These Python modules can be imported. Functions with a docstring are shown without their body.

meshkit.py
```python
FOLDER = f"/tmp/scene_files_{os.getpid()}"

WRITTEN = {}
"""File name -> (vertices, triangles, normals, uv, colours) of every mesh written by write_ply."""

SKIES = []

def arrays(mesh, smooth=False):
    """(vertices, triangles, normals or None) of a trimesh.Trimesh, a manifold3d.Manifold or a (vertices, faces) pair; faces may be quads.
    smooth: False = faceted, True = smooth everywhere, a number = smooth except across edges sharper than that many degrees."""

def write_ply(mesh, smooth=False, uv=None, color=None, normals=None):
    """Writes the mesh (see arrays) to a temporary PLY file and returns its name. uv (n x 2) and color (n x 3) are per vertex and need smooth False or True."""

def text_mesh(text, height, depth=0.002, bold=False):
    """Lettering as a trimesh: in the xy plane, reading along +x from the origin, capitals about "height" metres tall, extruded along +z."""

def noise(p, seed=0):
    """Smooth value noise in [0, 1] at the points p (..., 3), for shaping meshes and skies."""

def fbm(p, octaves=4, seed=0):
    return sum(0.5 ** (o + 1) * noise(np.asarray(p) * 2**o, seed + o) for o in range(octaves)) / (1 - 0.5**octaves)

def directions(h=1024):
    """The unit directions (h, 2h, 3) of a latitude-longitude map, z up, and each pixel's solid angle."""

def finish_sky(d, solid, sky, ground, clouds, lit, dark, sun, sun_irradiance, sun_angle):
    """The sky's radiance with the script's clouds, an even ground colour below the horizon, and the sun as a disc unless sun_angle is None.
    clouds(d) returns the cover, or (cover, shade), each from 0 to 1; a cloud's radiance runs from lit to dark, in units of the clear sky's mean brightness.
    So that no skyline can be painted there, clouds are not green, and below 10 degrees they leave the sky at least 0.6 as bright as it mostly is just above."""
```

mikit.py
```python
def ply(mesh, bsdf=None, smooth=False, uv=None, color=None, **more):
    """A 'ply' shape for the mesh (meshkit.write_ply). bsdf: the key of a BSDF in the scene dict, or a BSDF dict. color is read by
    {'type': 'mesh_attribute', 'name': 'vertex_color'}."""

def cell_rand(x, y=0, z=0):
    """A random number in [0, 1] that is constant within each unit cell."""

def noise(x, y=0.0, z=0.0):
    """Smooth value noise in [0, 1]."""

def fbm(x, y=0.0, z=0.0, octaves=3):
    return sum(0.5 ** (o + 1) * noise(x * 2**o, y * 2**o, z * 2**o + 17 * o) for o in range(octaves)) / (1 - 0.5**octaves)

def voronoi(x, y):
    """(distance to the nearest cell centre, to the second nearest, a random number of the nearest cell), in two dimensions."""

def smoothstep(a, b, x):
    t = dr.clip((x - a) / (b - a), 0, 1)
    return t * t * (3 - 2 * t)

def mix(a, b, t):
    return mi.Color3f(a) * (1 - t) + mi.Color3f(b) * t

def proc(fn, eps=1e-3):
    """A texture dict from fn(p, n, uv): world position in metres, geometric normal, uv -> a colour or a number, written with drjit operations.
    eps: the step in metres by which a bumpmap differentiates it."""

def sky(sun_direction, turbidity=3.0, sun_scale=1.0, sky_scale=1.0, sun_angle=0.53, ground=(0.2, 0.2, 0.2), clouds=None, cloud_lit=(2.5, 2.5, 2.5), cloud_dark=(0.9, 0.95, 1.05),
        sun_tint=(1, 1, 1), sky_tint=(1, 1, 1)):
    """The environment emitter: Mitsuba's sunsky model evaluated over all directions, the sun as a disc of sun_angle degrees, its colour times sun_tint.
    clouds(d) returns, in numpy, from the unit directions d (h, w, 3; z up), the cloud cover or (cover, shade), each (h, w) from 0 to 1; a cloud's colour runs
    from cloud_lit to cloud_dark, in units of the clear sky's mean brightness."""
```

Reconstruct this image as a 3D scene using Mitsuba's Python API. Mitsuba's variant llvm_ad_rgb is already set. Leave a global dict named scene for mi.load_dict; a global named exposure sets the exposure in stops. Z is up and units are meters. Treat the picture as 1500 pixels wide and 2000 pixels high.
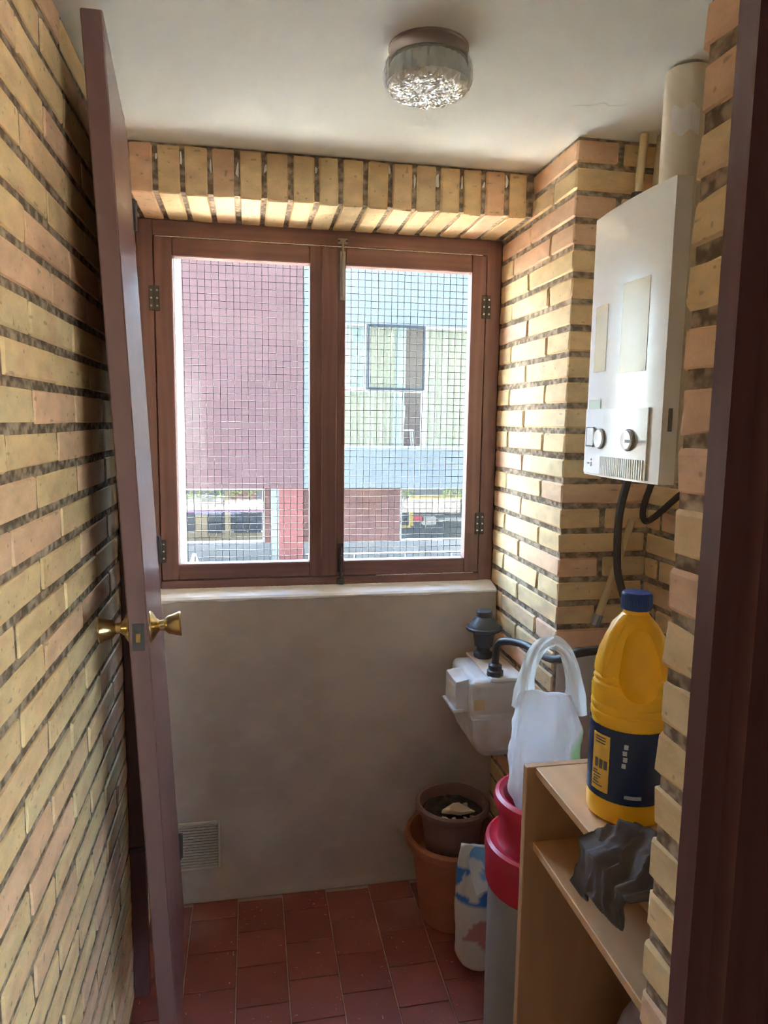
import math, random
import numpy as np, trimesh, manifold3d as m3
import mitsuba as mi
import drjit as dr
import mikit, meshkit
from mikit import proc, noise, fbm, smoothstep, mix, cell_rand, voronoi
T = mi.ScalarTransform4f
rnd = random.Random(7)
scene, labels = {}, {}

# ------------------------------------------------------------------ camera, light, exposure
YAW, PITCH, ROLL, F = 0.1887, -0.1269, 0.0142, 1376.6
cy, sy, cp, sp = math.cos(YAW), math.sin(YAW), math.cos(PITCH), math.sin(PITCH)
fwd = np.array([sy * cp, cy * cp, sp]); rt = np.array([cy, -sy, 0.0]); up = np.cross(rt, fwd)
up = -math.sin(ROLL) * rt + math.cos(ROLL) * up
eye = np.array([0, 0, 1.6529])
scene['camera'] = {'type': 'perspective', 'fov': 2 * math.degrees(math.atan(750 / F)), 'fov_axis': 'x', 'near_clip': 0.02, 'far_clip': 200.0,
                   'to_world': T().look_at(origin=eye.tolist(), target=(eye + fwd).tolist(), up=up.tolist())}
SUN = (0.72, 0.06, 0.68)
scene['sky'] = mikit.sky(SUN, turbidity=3.0, sun_scale=12.0, sky_scale=7.5, sun_tint=(0.86, 1.0, 1.16), sky_tint=(1.14, 1.0, 0.80), ground=(0.2, 0.19, 0.18))
exposure = 5.45

# ------------------------------------------------------------------ materials
def mat(key, **k):
    two = k.pop('two', True)
    b = {'type': 'principled', **k}
    scene['mat_' + key] = {'type': 'twosided', 'b': b} if two else b
    return 'mat_' + key
def rgb(*c): return {'type': 'rgb', 'value': list(c)}
def srgb(r, g, b):
    f = lambda v: ((v / 255 + 0.055) / 1.055) ** 2.4 if v > 10 else v / 255 / 12.92
    return (f(r), f(g), f(b))
def plain(key, c, rough=0.5, **k): return mat(key, base_color=rgb(*c), roughness=rough, **k)

def c_brick(p, n, uv):
    t, s = uv.x, uv.y
    a = mix((0.70, 0.515, 0.28), (0.70, 0.46, 0.295), smoothstep(0.55, 0.8, t))
    a = mix(a, (0.655, 0.505, 0.29), smoothstep(0.22, 0.08, t))
    v = fbm(p.x * 22 + s * 60, p.y * 22, p.z * 34, 3)
    g = noise(p.x * 260, p.y * 260, p.z * 260)
    pk = smoothstep(0.58, 0.72, fbm(p.x * 11 + s * 90, p.y * 11, p.z * 16, 2))
    a = mix(a, (0.62, 0.36, 0.24), pk * 0.35)
    spot = smoothstep(0.88, 0.93, noise(p.x * 85, p.y * 85, p.z * 85 + 9))
    return a * (0.80 + 0.36 * v + 0.08 * (g - 0.5) + (s - 0.5) * 0.12) * (1 - 0.3 * spot)
scene['mat_brick'] = {'type': 'twosided', 'b': {'type': 'principled', 'base_color': proc(c_brick), 'roughness': 0.75, 'specular': 0.3}}
def c_mortar(p, n, uv):
    v = fbm(p.x * 70, p.y * 70, p.z * 70, 3); w = noise(p.x * 14, p.y * 14, p.z * 14)
    return mix((0.17, 0.122, 0.084), (0.42, 0.33, 0.24), smoothstep(0.3, 0.75, v)) * (0.75 + 0.5 * w)
scene['mat_mortar'] = {'type': 'twosided', 'b': {'type': 'bumpmap', 'arbitrary': proc(lambda p, n, uv: fbm(p.x * 90, p.y * 90, p.z * 90, 3), 2e-3), 'scale': 0.006,
                       'b': {'type': 'diffuse', 'reflectance': proc(c_mortar)}}}
def c_ceiling(p, n, uv):
    v = fbm(p.x * 3, p.y * 3, 1.0, 3)
    crack = 0.35 * smoothstep(0.006, 0.001, dr.abs((p.y - 1.66) + 0.35 * (p.x - 0.80) + 0.02 * (noise(p.x * 40, 3.0) - 0.5))) * smoothstep(0.74, 0.78, p.x) * smoothstep(0.90, 0.86, p.x)
    return mi.Color3f(0.82, 0.84, 0.79) * (0.96 + 0.08 * v) * (1 - 0.5 * crack)
scene['mat_ceiling'] = {'type': 'twosided', 'b': {'type': 'diffuse', 'reflectance': proc(c_ceiling)}}
def c_plaster(p, n, uv):
    v = fbm(p.x * 5, p.y * 5, p.z * 5, 4); w = fbm(p.x * 2.3 + 4, 2.0, p.z * 7, 3)
    a = mix((0.46, 0.405, 0.37), (0.54, 0.48, 0.44), smoothstep(0.3, 0.7, v))
    pale = smoothstep(0.035, 0.0, dr.abs(p.z - 0.006 - 0.01 * w)) * 0.35
    scuff = smoothstep(0.62, 0.78, fbm(p.x * 16, p.y * 3, p.z * 30, 3)) * 0.25
    return mix(mix(a, (0.56, 0.52, 0.48), scuff), (0.62, 0.56, 0.50), pale)
scene['mat_plaster'] = {'type': 'twosided', 'b': {'type': 'bumpmap', 'arbitrary': proc(lambda p, n, uv: fbm(p.x * 28, p.y * 28, p.z * 28, 3), 2e-3), 'scale': 0.004,
                        'b': {'type': 'principled', 'base_color': proc(c_plaster), 'roughness': 0.7, 'specular': 0.25}}}
def c_tile(p, n, uv):
    s = uv.y
    v = fbm(p.x * 9 + s * 30, p.y * 9, 2.0, 4); d = smoothstep(0.5, 0.78, fbm(p.x * 5, p.y * 5 + 7, 4.0, 3))
    a = mix((0.175, 0.045, 0.040), (0.255, 0.076, 0.058), s * 0.6 + 0.4 * v)
    sp_ = smoothstep(0.952, 0.97, noise(p.x * 120, p.y * 120, 3.0))
    return mix(mix(a, (0.34, 0.21, 0.19), d * 0.35), (0.6, 0.5, 0.48), sp_ * 0.6)
scene['mat_tile'] = {'type': 'twosided', 'b': {'type': 'principled', 'base_color': proc(c_tile), 'roughness': 0.38, 'specular': 0.5}}
plain('grout', (0.30, 0.23, 0.19), 0.8)
def wood(key, c1, c2, axis, rough=0.3, freq=60.0, **k):
    def fn(p, n, uv):
        q = [p.x, p.y, p.z]; l = q[axis]; o = [q[i] for i in range(3) if i != axis]
        wv = fbm(o[0] * freq + 1.2 * noise(l * 5, o[0] * 20, o[1] * 20), o[1] * freq, l * 2.2, 3)
        ring = 0.5 + 0.5 * dr.sin((o[0] + o[1]) * freq * 5 + 9 * noise(l * 3.0, o[0] * 12, o[1] * 12))
        return mix(c1, c2, dr.clip(0.65 * wv + 0.35 * ring * wv, 0, 1))
    return mat(key, base_color=proc(fn), roughness=rough, **k)
wood('frame_wood_v', (0.13, 0.066, 0.060), (0.24, 0.130, 0.118), 2, 0.38, 55, specular=0.4)
wood('frame_wood_h', (0.13, 0.066, 0.060), (0.24, 0.130, 0.118), 0, 0.38, 55, specular=0.4)
wood('door_wood', (0.088, 0.038, 0.039), (0.115, 0.050, 0.050), 2, 0.30, 30, specular=1.0, clearcoat=1.0, clearcoat_gloss=0.9)
wood('jamb_wood', (0.085, 0.036, 0.038), (0.13, 0.055, 0.056), 2, 0.35, 40)
wood('board', (0.48, 0.27, 0.125), (0.60, 0.37, 0.19), 1, 0.45, 25)
wood('panel_board', (0.36, 0.20, 0.10), (0.46, 0.27, 0.14), 2, 0.5, 25)
scene['mat_pane'] = {'type': 'thindielectric', 'int_ior': 1.5}
mat('brass', base_color=rgb(0.62, 0.46, 0.22), metallic=1.0, roughness=0.2)
mat('steel', base_color=rgb(0.5, 0.5, 0.5), metallic=1.0, roughness=0.35)
plain('dark_metal', (0.045, 0.038, 0.04), 0.4)
mat('galvanised', base_color=rgb(0.36, 0.34, 0.32), metallic=0.8, roughness=0.4)
plain('wire', (0.018, 0.018, 0.02), 0.9, specular=0.05)
mat('enamel', base_color=rgb(0.80, 0.80, 0.765), roughness=0.22, specular=0.5, clearcoat=0.6, clearcoat_gloss=0.93)
plain('enamel_side', (0.60, 0.54, 0.42), 0.45)  # warm light on the white heater side put into the colour; also counter face
plain('grey_panel', (0.76, 0.765, 0.77), 0.3)
plain('mark', (0.13, 0.13, 0.13), 0.5)
plain('pale_green', (0.50, 0.56, 0.46), 0.5)
plain('mesh_paper', (0.60, 0.50, 0.28), 0.35)
plain('pipe_paint', (0.56, 0.44, 0.25), 0.5)
plain('flue', (0.70, 0.63, 0.50), 0.35)
plain('paper', (0.8, 0.8, 0.78), 0.7)
plain('vent_back', (0.14, 0.12, 0.11), 0.9)
plain('vent', (0.50, 0.46, 0.42), 0.7)
plain('rubber', (0.028, 0.026, 0.027), 0.45)
plain('black_iron', (0.04, 0.043, 0.05), 0.42)
def c_meter(p, n, uv):
    r = smoothstep(0.55, 0.75, fbm(p.x * 14, p.y * 14, p.z * 9, 3))
    return mix((0.60, 0.60, 0.60), (0.47, 0.38, 0.30), r * 0.5)
mat('meter', base_color=proc(c_meter), roughness=0.4)
def c_plate(p, n, uv):
    r = smoothstep(2.05, 2.18, p.y + 0.06 * fbm(p.x * 20, p.y * 20, 1.0, 2))
    return mix((0.76, 0.76, 0.76), (0.55, 0.40, 0.25), r * 0.75)
mat('meter_plate', base_color=proc(c_plate), roughness=0.35)
def c_terra(p, n, uv):
    v = fbm(p.x * 12, p.y * 12, p.z * 20, 3)
    return mix((0.27, 0.095, 0.045), (0.40, 0.16, 0.08), v)
mat('terracotta', base_color=proc(c_terra), roughness=0.7)
mat('pot_brown', base_color=rgb(0.17, 0.095, 0.08), roughness=0.55)
mat('soil', base_color=proc(lambda p, n, uv: mix((0.014, 0.011, 0.009), (0.05, 0.04, 0.032), fbm(p.x * 70, p.y * 70, p.z * 70, 3))), roughness=0.95)
plain('tan_lump', (0.56, 0.45, 0.30), 0.8)
plain('red_plastic', (0.40, 0.025, 0.045), 0.3, specular=0.5)
mat('grey_body', base_color=proc(lambda p, n, uv: mix((0.20, 0.205, 0.20), (0.28, 0.285, 0.28), fbm(p.x * 8, p.y * 8, p.z * 3, 3))), roughness=0.4)
plain('label_olive', (0.33, 0.33, 0.19), 0.5)
plain('yellow', (0.93, 0.50, 0.02), 0.32, specular=0.5)
plain('navy', (0.010, 0.022, 0.07), 0.35)
plain('cap_blue', (0.018, 0.045, 0.20), 0.35)
plain('label_yellow', (0.80, 0.50, 0.09), 0.4)
plain('label_grey', (0.45, 0.46, 0.50), 0.4)
mat('cloth', base_color=proc(lambda p, n, uv: mix((0.05, 0.036, 0.033), (0.095, 0.074, 0.07), fbm(p.x * 40, p.y * 40, p.z * 40, 3))), roughness=0.95)
plain('lavender', (0.33, 0.28, 0.34), 0.45)
scene['mat_bag'] = {'type': 'principledthin', 'base_color': {'type': 'mesh_attribute', 'name': 'vertex_color'}, 'roughness': 0.32, 'diff_trans': 1.15, 'eta': 1.45}
scene['mat_sack'] = {'type': 'twosided', 'b': {'type': 'principled', 'base_color': {'type': 'mesh_attribute', 'name': 'vertex_color'}, 'roughness': 0.4}}
scene['mat_glass'] = {'type': 'dielectric', 'int_ior': 1.5}
mat('lamp_base', base_color=rgb(0.34, 0.27, 0.25), metallic=0.9, roughness=0.28)
mat('lamp_grey', base_color=rgb(0.66, 0.70, 0.67), roughness=0.18, specular=0.8)
mat('crystal', base_color=rgb(0.95, 0.97, 0.93), metallic=0.55, roughness=0.12)
# outside
def c_pink(p, n, uv):
    j = smoothstep(0.06, 0.0, dr.abs(p.z * 6.25 - dr.floor(p.z * 6.25) - 0.5)) * 0.12
    v = fbm(p.x * 1.3, p.y, p.z * 1.3, 3); w = cell_rand(dr.floor(p.x * 1.1), dr.floor(p.z * 6.25), 3)
    return mi.Color3f(0.180, 0.120, 0.144) * (0.9 + 0.2 * v + 0.06 * w - j)
mat('pink_wall', base_color=proc(c_pink), roughness=0.9)
plain('salmon', (0.27, 0.12, 0.13), 0.85)
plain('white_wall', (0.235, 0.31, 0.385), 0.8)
mat('brown_wall', base_color=proc(lambda p, n, uv: mi.Color3f(0.155, 0.095, 0.10) * (0.8 + 0.4 * fbm(p.x * 6, 1.0, p.z * 12, 3))), roughness=0.9)
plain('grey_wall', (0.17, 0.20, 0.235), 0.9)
plain('mint', (0.28, 0.36, 0.40), 0.6)
plain('frame_blue', (0.035, 0.07, 0.11), 0.4)
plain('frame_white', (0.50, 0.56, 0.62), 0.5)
plain('curtain', (0.42, 0.50, 0.43), 0.9)
plain('curtain_blue', (0.42, 0.58, 0.60), 0.9)
plain('room_dark', (0.10, 0.095, 0.11), 0.8)
plain('shop_teal', (0.08, 0.10, 0.11), 0.8)
plain('shop_tan', (0.22, 0.19, 0.13), 0.8)
plain('shop_navy', (0.03, 0.045, 0.065), 0.6)
plain('shop_yellow', (0.30, 0.24, 0.09), 0.7)
plain('shop_white', (0.24, 0.265, 0.27), 0.6)
plain('shop_red', (0.30, 0.06, 0.09), 0.6)
plain('leaf', (0.20, 0.27, 0.09), 0.7)
plain('concrete', (0.045, 0.045, 0.045), 0.9)
plain('render_wall', (0.45, 0.40, 0.34), 0.9)
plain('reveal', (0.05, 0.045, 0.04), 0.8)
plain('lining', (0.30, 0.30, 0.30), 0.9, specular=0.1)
plain('reflector_path', (0.84, 0.82, 0.78), 0.9)
plain('reflector_white', (0.84, 0.84, 0.84), 0.45)
plain('cream_wall', (0.74, 0.58, 0.40), 0.8)
plain('dark_wall', (0.035, 0.04, 0.038), 0.9)

# ------------------------------------------------------------------ helpers
def numbered(k):
    if k not in scene and k not in labels: return k
    i = 1
    while f'{k}_{i:03d}' in scene or f'{k}_{i:03d}' in labels: i += 1
    return f'{k}_{i:03d}'
def V(m): return m if isinstance(m, trimesh.Trimesh) else trimesh.Trimesh(*m, process=False)
def cat(*ms): return trimesh.util.concatenate([V(m) for m in ms])
def add(name, mesh, m, parent=None, smooth=False, label=None, **kw):
    key = numbered(f'{parent}__{name}' if parent else name)
    scene[key] = mikit.ply(mesh, 'mat_' + m, smooth=smooth, **kw)
    if label: labels[key] = {'label': label}
    return key
def thing(name, label, category, group=None):
    key = numbered(name); labels[key] = {'label': label, 'category': category}
    if group: labels[key]['group'] = group
    return key
def tag(key, label, category=None, group=None, kind=None):
    d = labels.setdefault(key, {}); d['label'] = label
    if category: d['category'] = category
    if group: d['group'] = group
    if kind: d['kind'] = kind
    return key
def struct(name, mesh, m, label=None, **k):
    key = add(name, mesh, m, **k); labels[key] = {'kind': 'structure', 'label': label or name.replace('_', ' ')}
    return key
_s = np.array([[a, b, c] for a in (-1, 1) for b in (-1, 1) for c in (-1, 1)], float)
_cv = np.vstack([_s * [1, .8, .8], _s * [.8, 1, .8], _s * [.8, .8, 1]])
_h = trimesh.convex.convex_hull(_cv)
_CF = np.array([[int(np.argmin(((_cv - v) ** 2).sum(1))) for v in _h.vertices[f]] for f in _h.faces])
def cbox(x0, x1, y0, y1, z0, z1, c=0.002, jit=0.0):
    """chamfered box"""
    h = np.array([x1 - x0, y1 - y0, z1 - z0]) / 2; o = np.array([x1 + x0, y1 + y0, z1 + z0]) / 2
    c = min(c, h.min() * 0.8); q = np.vstack([_s * (h - [0, c, c]), _s * (h - [c, 0, c]), _s * (h - [c, c, 0])])
    if jit: q = q + np.array([[rnd.uniform(-jit, jit) for _ in range(3)] for _ in range(24)])
    return trimesh.Trimesh(q + o, _CF, process=False)
def box(x0, x1, y0, y1, z0, z1): 
    m = trimesh.creation.box((x1 - x0, y1 - y0, z1 - z0)); m.apply_translation(((x0 + x1) / 2, (y0 + y1) / 2, (z0 + z1) / 2)); return m
_ico = trimesh.creation.icosphere(subdivisions=2).vertices
def hull(pts, r=0.0):
    pts = np.asarray(pts, float)
    if r: pts = (pts[:, None] + _ico[None] * r).reshape(-1, 3)
    return trimesh.convex.convex_hull(pts)
def rbox(x0, x1, y0, y1, z0, z1, r):
    return hull([(a, b, c) for a in (x0 + r, x1 - r) for b in (y0 + r, y1 - r) for c in (z0 + r, z1 - r)], r)
def smoothpath(pts, n=8):
    P = np.asarray(pts, float); P = np.vstack([2 * P[0] - P[1], P, 2 * P[-1] - P[-2]]); out = []
    for i in range(1, len(P) - 2):
        for t in np.linspace(0, 1, n, endpoint=False):
            a, b, c, d = P[i - 1:i + 3]
            out.append(0.5 * (2 * b + (c - a) * t + (2 * a - 5 * b + 4 * c - d) * t * t + (3 * b - a - 3 * c + d) * t ** 3))
    return np.array(out + [P[-2]])
def tube(pts, r, n=12, curve=0, sec=None):
    P = smoothpath(pts, curve) if curve else np.asarray(pts, float)
    R = np.broadcast_to(r, len(P)) if np.ndim(r) == 0 else np.interp(np.linspace(0, 1, len(P)), np.linspace(0, 1, len(r)), r)
    tg = np.gradient(P, axis=0); tg /= np.linalg.norm(tg, axis=1, keepdims=True)
    a = np.cross(tg[0], [0.3, 0.5, 0.8]); a /= np.linalg.norm(a); vs = []
    th = np.linspace(0, 2 * np.pi, n, endpoint=False)
    for p, t, rr in zip(P, tg, R):
        a = a - t * (a @ t); a /= np.linalg.norm(a); b = np.cross(t, a)
        vs.append(p + rr * (np.cos(th)[:, None] * a + np.sin(th)[:, None] * b))
    k = len(P); vs = np.vstack(vs + [P[:1], P[-1:]]); f = []
    for i in range(k - 1):
        for j in range(n):
            q = [i * n + j, i * n + (j + 1) % n, (i + 1) * n + (j + 1) % n, (i + 1) * n + j]; f += [[q[0], q[1], q[2]], [q[0], q[2], q[3]]]
    for j in range(n): f += [[k * n, (j + 1) % n, j], [k * n + 1, (k - 1) * n + j, (k - 1) * n + (j + 1) % n]]
    return trimesh.Trimesh(vs, f, process=False)
def lathe(prof, at=(0, 0, 0), n=48, axis=None):
    m = trimesh.creation.revolve(np.asarray(prof, float), sections=n)
    if axis is not None: m.apply_transform(trimesh.geometry.align_vectors([0, 0, 1], axis))
    m.apply_translation(at); return m
def skin(rings, cap=True):
    """closed loops of equal length joined into a surface"""
    k, n = len(rings), len(rings[0]); vs = np.vstack(list(rings) + ([[np.mean(rings[0], 0)], [np.mean(rings[-1], 0)]] if cap else [])); f = []
    for i in range(k - 1):
        for j in range(n):
            q = [i * n + j, i * n + (j + 1) % n, (i + 1) * n + (j + 1) % n, (i + 1) * n + j]; f += [[q[0], q[1], q[2]], [q[0], q[2], q[3]]]
    if cap:
        for j in range(n): f += [[k * n, (j + 1) % n, j], [k * n + 1, (k - 1) * n + j, (k - 1) * n + (j + 1) % n]]
    return trimesh.Trimesh(vs, f, process=False)
def sheet(P, t=0.0):
    """grid of points (a, b, 3) as a surface; t gives it a back face"""
    a, b = P.shape[:2]; idx = np.arange(a * b).reshape(a, b)
    f = np.vstack([np.stack([idx[:-1, :-1], idx[1:, :-1], idx[1:, 1:]], -1).reshape(-1, 3), np.stack([idx[:-1, :-1], idx[1:, 1:], idx[:-1, 1:]], -1).reshape(-1, 3)])
    m = trimesh.Trimesh(P.reshape(-1, 3), f, process=False)
    if not t: return m
    v2 = m.vertices - m.vertex_normals * t
    edge = np.concatenate([idx[0, :], idx[1:, -1], idx[-1, -2::-1], idx[-2:0:-1, 0]]); e2 = np.roll(edge, -1); N = a * b
    side = np.vstack([np.stack([edge, edge + N, e2 + N], -1), np.stack([edge, e2 + N, e2], -1)])
    return trimesh.Trimesh(np.vstack([m.vertices, v2]), np.vstack([f, f[:, ::-1] + N, side]), process=False)
def brick(parent, x0, x1, y0, y1, z0, z1, c=0.004, jit=0.0016):
    m = cbox(x0, x1, y0, y1, z0, z1, c, jit)
    add('brick', m, 'brick', parent, uv=np.tile([rnd.random(), rnd.random()], (24, 1)))
H, P, MJ = 2.405, 0.07, 0.016          # ceiling height, course height, mortar joint
def course(k): return H - P * (k + 1) + MJ / 2, H - P * k - MJ / 2

# ------------------------------------------------------------------ room shell
XL, XR, XN, YC, YL, YF, YP = -0.342, 0.8546, 1.115, 1.8325, 2.117, 2.385, 2.315
floor = struct('floor', box(-0.6, 2.6, -2.6, 2.40, -0.2, -0.004), 'grout', 'red clay tiled floor of the utility room')
for i in range(-2, 8):
    x0 = -0.055 + 0.152 * i; ph = 1.995 if i % 2 == 0 else 2.072
    for j in range(-8, 4):
        y0, y1 = ph + 0.152 * j, ph + 0.152 * (j + 1)
        if y0 > YP - 0.02 or y1 < 0.8: continue
        a, b, c2 = max(x0, XL), min(x0 + 0.152, XN), min(y1, YP)
        if b - a < 0.02 or c2 - y0 < 0.02: continue
        add('tile', cbox(a + 0.0018, b - 0.0018, y0 + 0.0018, c2 - 0.0018, -0.012, 0, 0.0012, 0.0006), 'tile', floor, uv=np.tile([rnd.random(), rnd.random()], (24, 1)))
ceiling = struct('ceiling', box(-0.6, 2.6, -2.6, 2.70, H, H + 0.2), 'ceiling', 'white painted ceiling')

# left brick wall
wl = struct('wall_left', box(XL - 0.2, XL - 0.0035, -2.6, 2.70, -0.02, H), 'mortar', 'yellow brick wall behind the open door')
for k in range(35):
    z0, z1 = course(k); z0 = max(z0, 0.001)
    if z1 - z0 < 0.01: continue
    ph = 1.235 if k % 2 == 0 else 1.095
    for j in range(-2, 6):
        a, b = ph + 0.28 * j, ph + 0.28 * (j + 1)
        a, b = max(a, 0.80), min(b, YF)
        if b - a < 0.03: continue
        d = rnd.uniform(-0.0012, 0.0012)
        brick(wl, XL - 0.05, XL + d, a + 0.0065, b - 0.0065, z0, z1, 0.0025)
# right wall: pillar beside the window, its two faces
wr = struct('wall_right', box(XR + 0.0055, XN + 0.25, YC + 0.0055, 2.70, -0.02, H), 'mortar', 'sunlit yellow brick pillar between window and boiler recess')
for k in range(34):
    z0, z1 = course(k)
    zf = z1 < 1.0                                            # the face below is plastered
    d = rnd.uniform(-0.001, 0.001)
    xe = (XN if k % 2 else 0.98)
    ye = (1.98 if k % 2 else 2.135)
    if zf: brick(wr, XR + d, XR + 0.06, YC + 0.012, ye - 0.005, z0, z1)
    else:
        brick(wr, XR + d, xe - (0.0 if k % 2 else 0.006), YC + d, ye - 0.005, z0, z1)
        if not k % 2: brick(wr, 0.991, XN + 0.02, YC, YC + 0.05, z0, z1)
    ys = [1.98, 2.27, YF] if k % 2 else [2.135, YF]
    for a, b in zip(ys, ys[1:]): brick(wr, XR + rnd.uniform(-.001, .001), XR + 0.05, a + 0.006, b - 0.001, z0, z1)
add('plaster_panel', cbox(XR + 0.01, XN, YC - 0.004, YC + 0.012, 0, 0.997, 0.003), 'plaster', wr, label='grey plastered lower face of the pillar')
# recess wall behind the boiler
wn = struct('wall_recess', box(XN + 0.0055, XN + 0.25, 0.6, YC + 0.01, -0.02, H), 'mortar', 'brick wall of the recess that carries the boiler')
for k in range(34):
    z0, z1 = course(k); ph = 1.76 if k % 2 == 0 else 1.62
    for j in range(-4, 1):
        a, b = max(ph + 0.28 * j, 0.76), min(ph + 0.28 * (j + 1), YC - 0.004)
        if b - a > 0.02: brick(wn, XN + rnd.uniform(-.001, .001), XN + 0.05, a + 0.006, b - 0.006, z0, z1)
# near wall end on the right
we = struct('wall_entrance', cat(box(0.499, 0.585, 0.675, 0.750, -0.02, H), box(0.585, 2.6, 0.60, 0.745, -0.02, H), box(XL - 0.1, 0.506, 0.62, 0.70, 2.25, H)), 'mortar', 'brick wall end beside the entrance doorway')
for k in range(34):
    z0, z1 = course(k); d = rnd.uniform(-0.003, 0.003)
    brick(we, 0.495 + d * .5, 0.77, 0.672, 0.757 + d, z0 + 0.001, z1 - 0.001, 0.005, 0.003)
# room around the camera
struct('wall_corridor', box(0.56, 0.66, 0.1, 0.598, -0.02, H), 'dark_wall', 'dark wall of the corridor before the doorway')
struct('wall_rear', box(XL, 0.9, -2.6, -2.5, -0.02, H), 'dark_wall', 'dark wall facing the doorway')  # unseen wall, made dark to keep bounce light off the left wall
struct('wall_kitchen', cat(box(2.5, 2.6, -2.6, 0.6, -0.02, H), box(2.4, 2.5, -2.6, -2.5, -0.02, H), box(0.9, 1.35, -2.6, -2.5, -0.02, H), box(1.35, 2.4, -2.6, -2.5, -0.02, 1.0), box(1.35, 2.4, -2.6, -2.5, 2.15, H)), 'cream_wall', 'cream walls of the unseen room in front of the doorway, with a window opening added for light')  # unseen window opening, put in to light surfaces facing the camera
# lintel of upright bricks
lt = struct('trim_1', box(XL, XR + 0.01, YL + 0.009, YF + 0.3, 2.279, H), 'mortar', 'lintel of upright yellow bricks above the window')
js = [XL - 0.012, -0.323, -0.249, -0.176, -0.101, -0.027, 0.047, 0.121, 0.195, 0.265, 0.338, 0.41, 0.483, 0.554, 0.626, 0.695, 0.767, 0.838]
for a, b in zip(js, js[1:]):
    d = rnd.uniform(-0.0012, 0.0012)
    brick(lt, max(a, XL) + 0.0075, b - 0.0075, YL + d, YF, 2.27 + d, H - 0.006, 0.003, 0.0015)
for a in js[2:-1]:                                           # smears of old plaster left in the joints and along the top
    if rnd.random() < 0.75:
        z = H - 0.01 - rnd.uniform(0.0, 0.03); L = rnd.uniform(0.015, 0.05); w = rnd.uniform(0.002, 0.0045); x = a + rnd.uniform(-.004, .004)
        pts = [(x + rnd.uniform(-w, w), YL + 0.004 + rnd.uniform(-.002, .002), z - L * rnd.random()) for _ in range(10)]
        add('plaster_smear', hull(pts, 0.0015), 'paper', lt)
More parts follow.
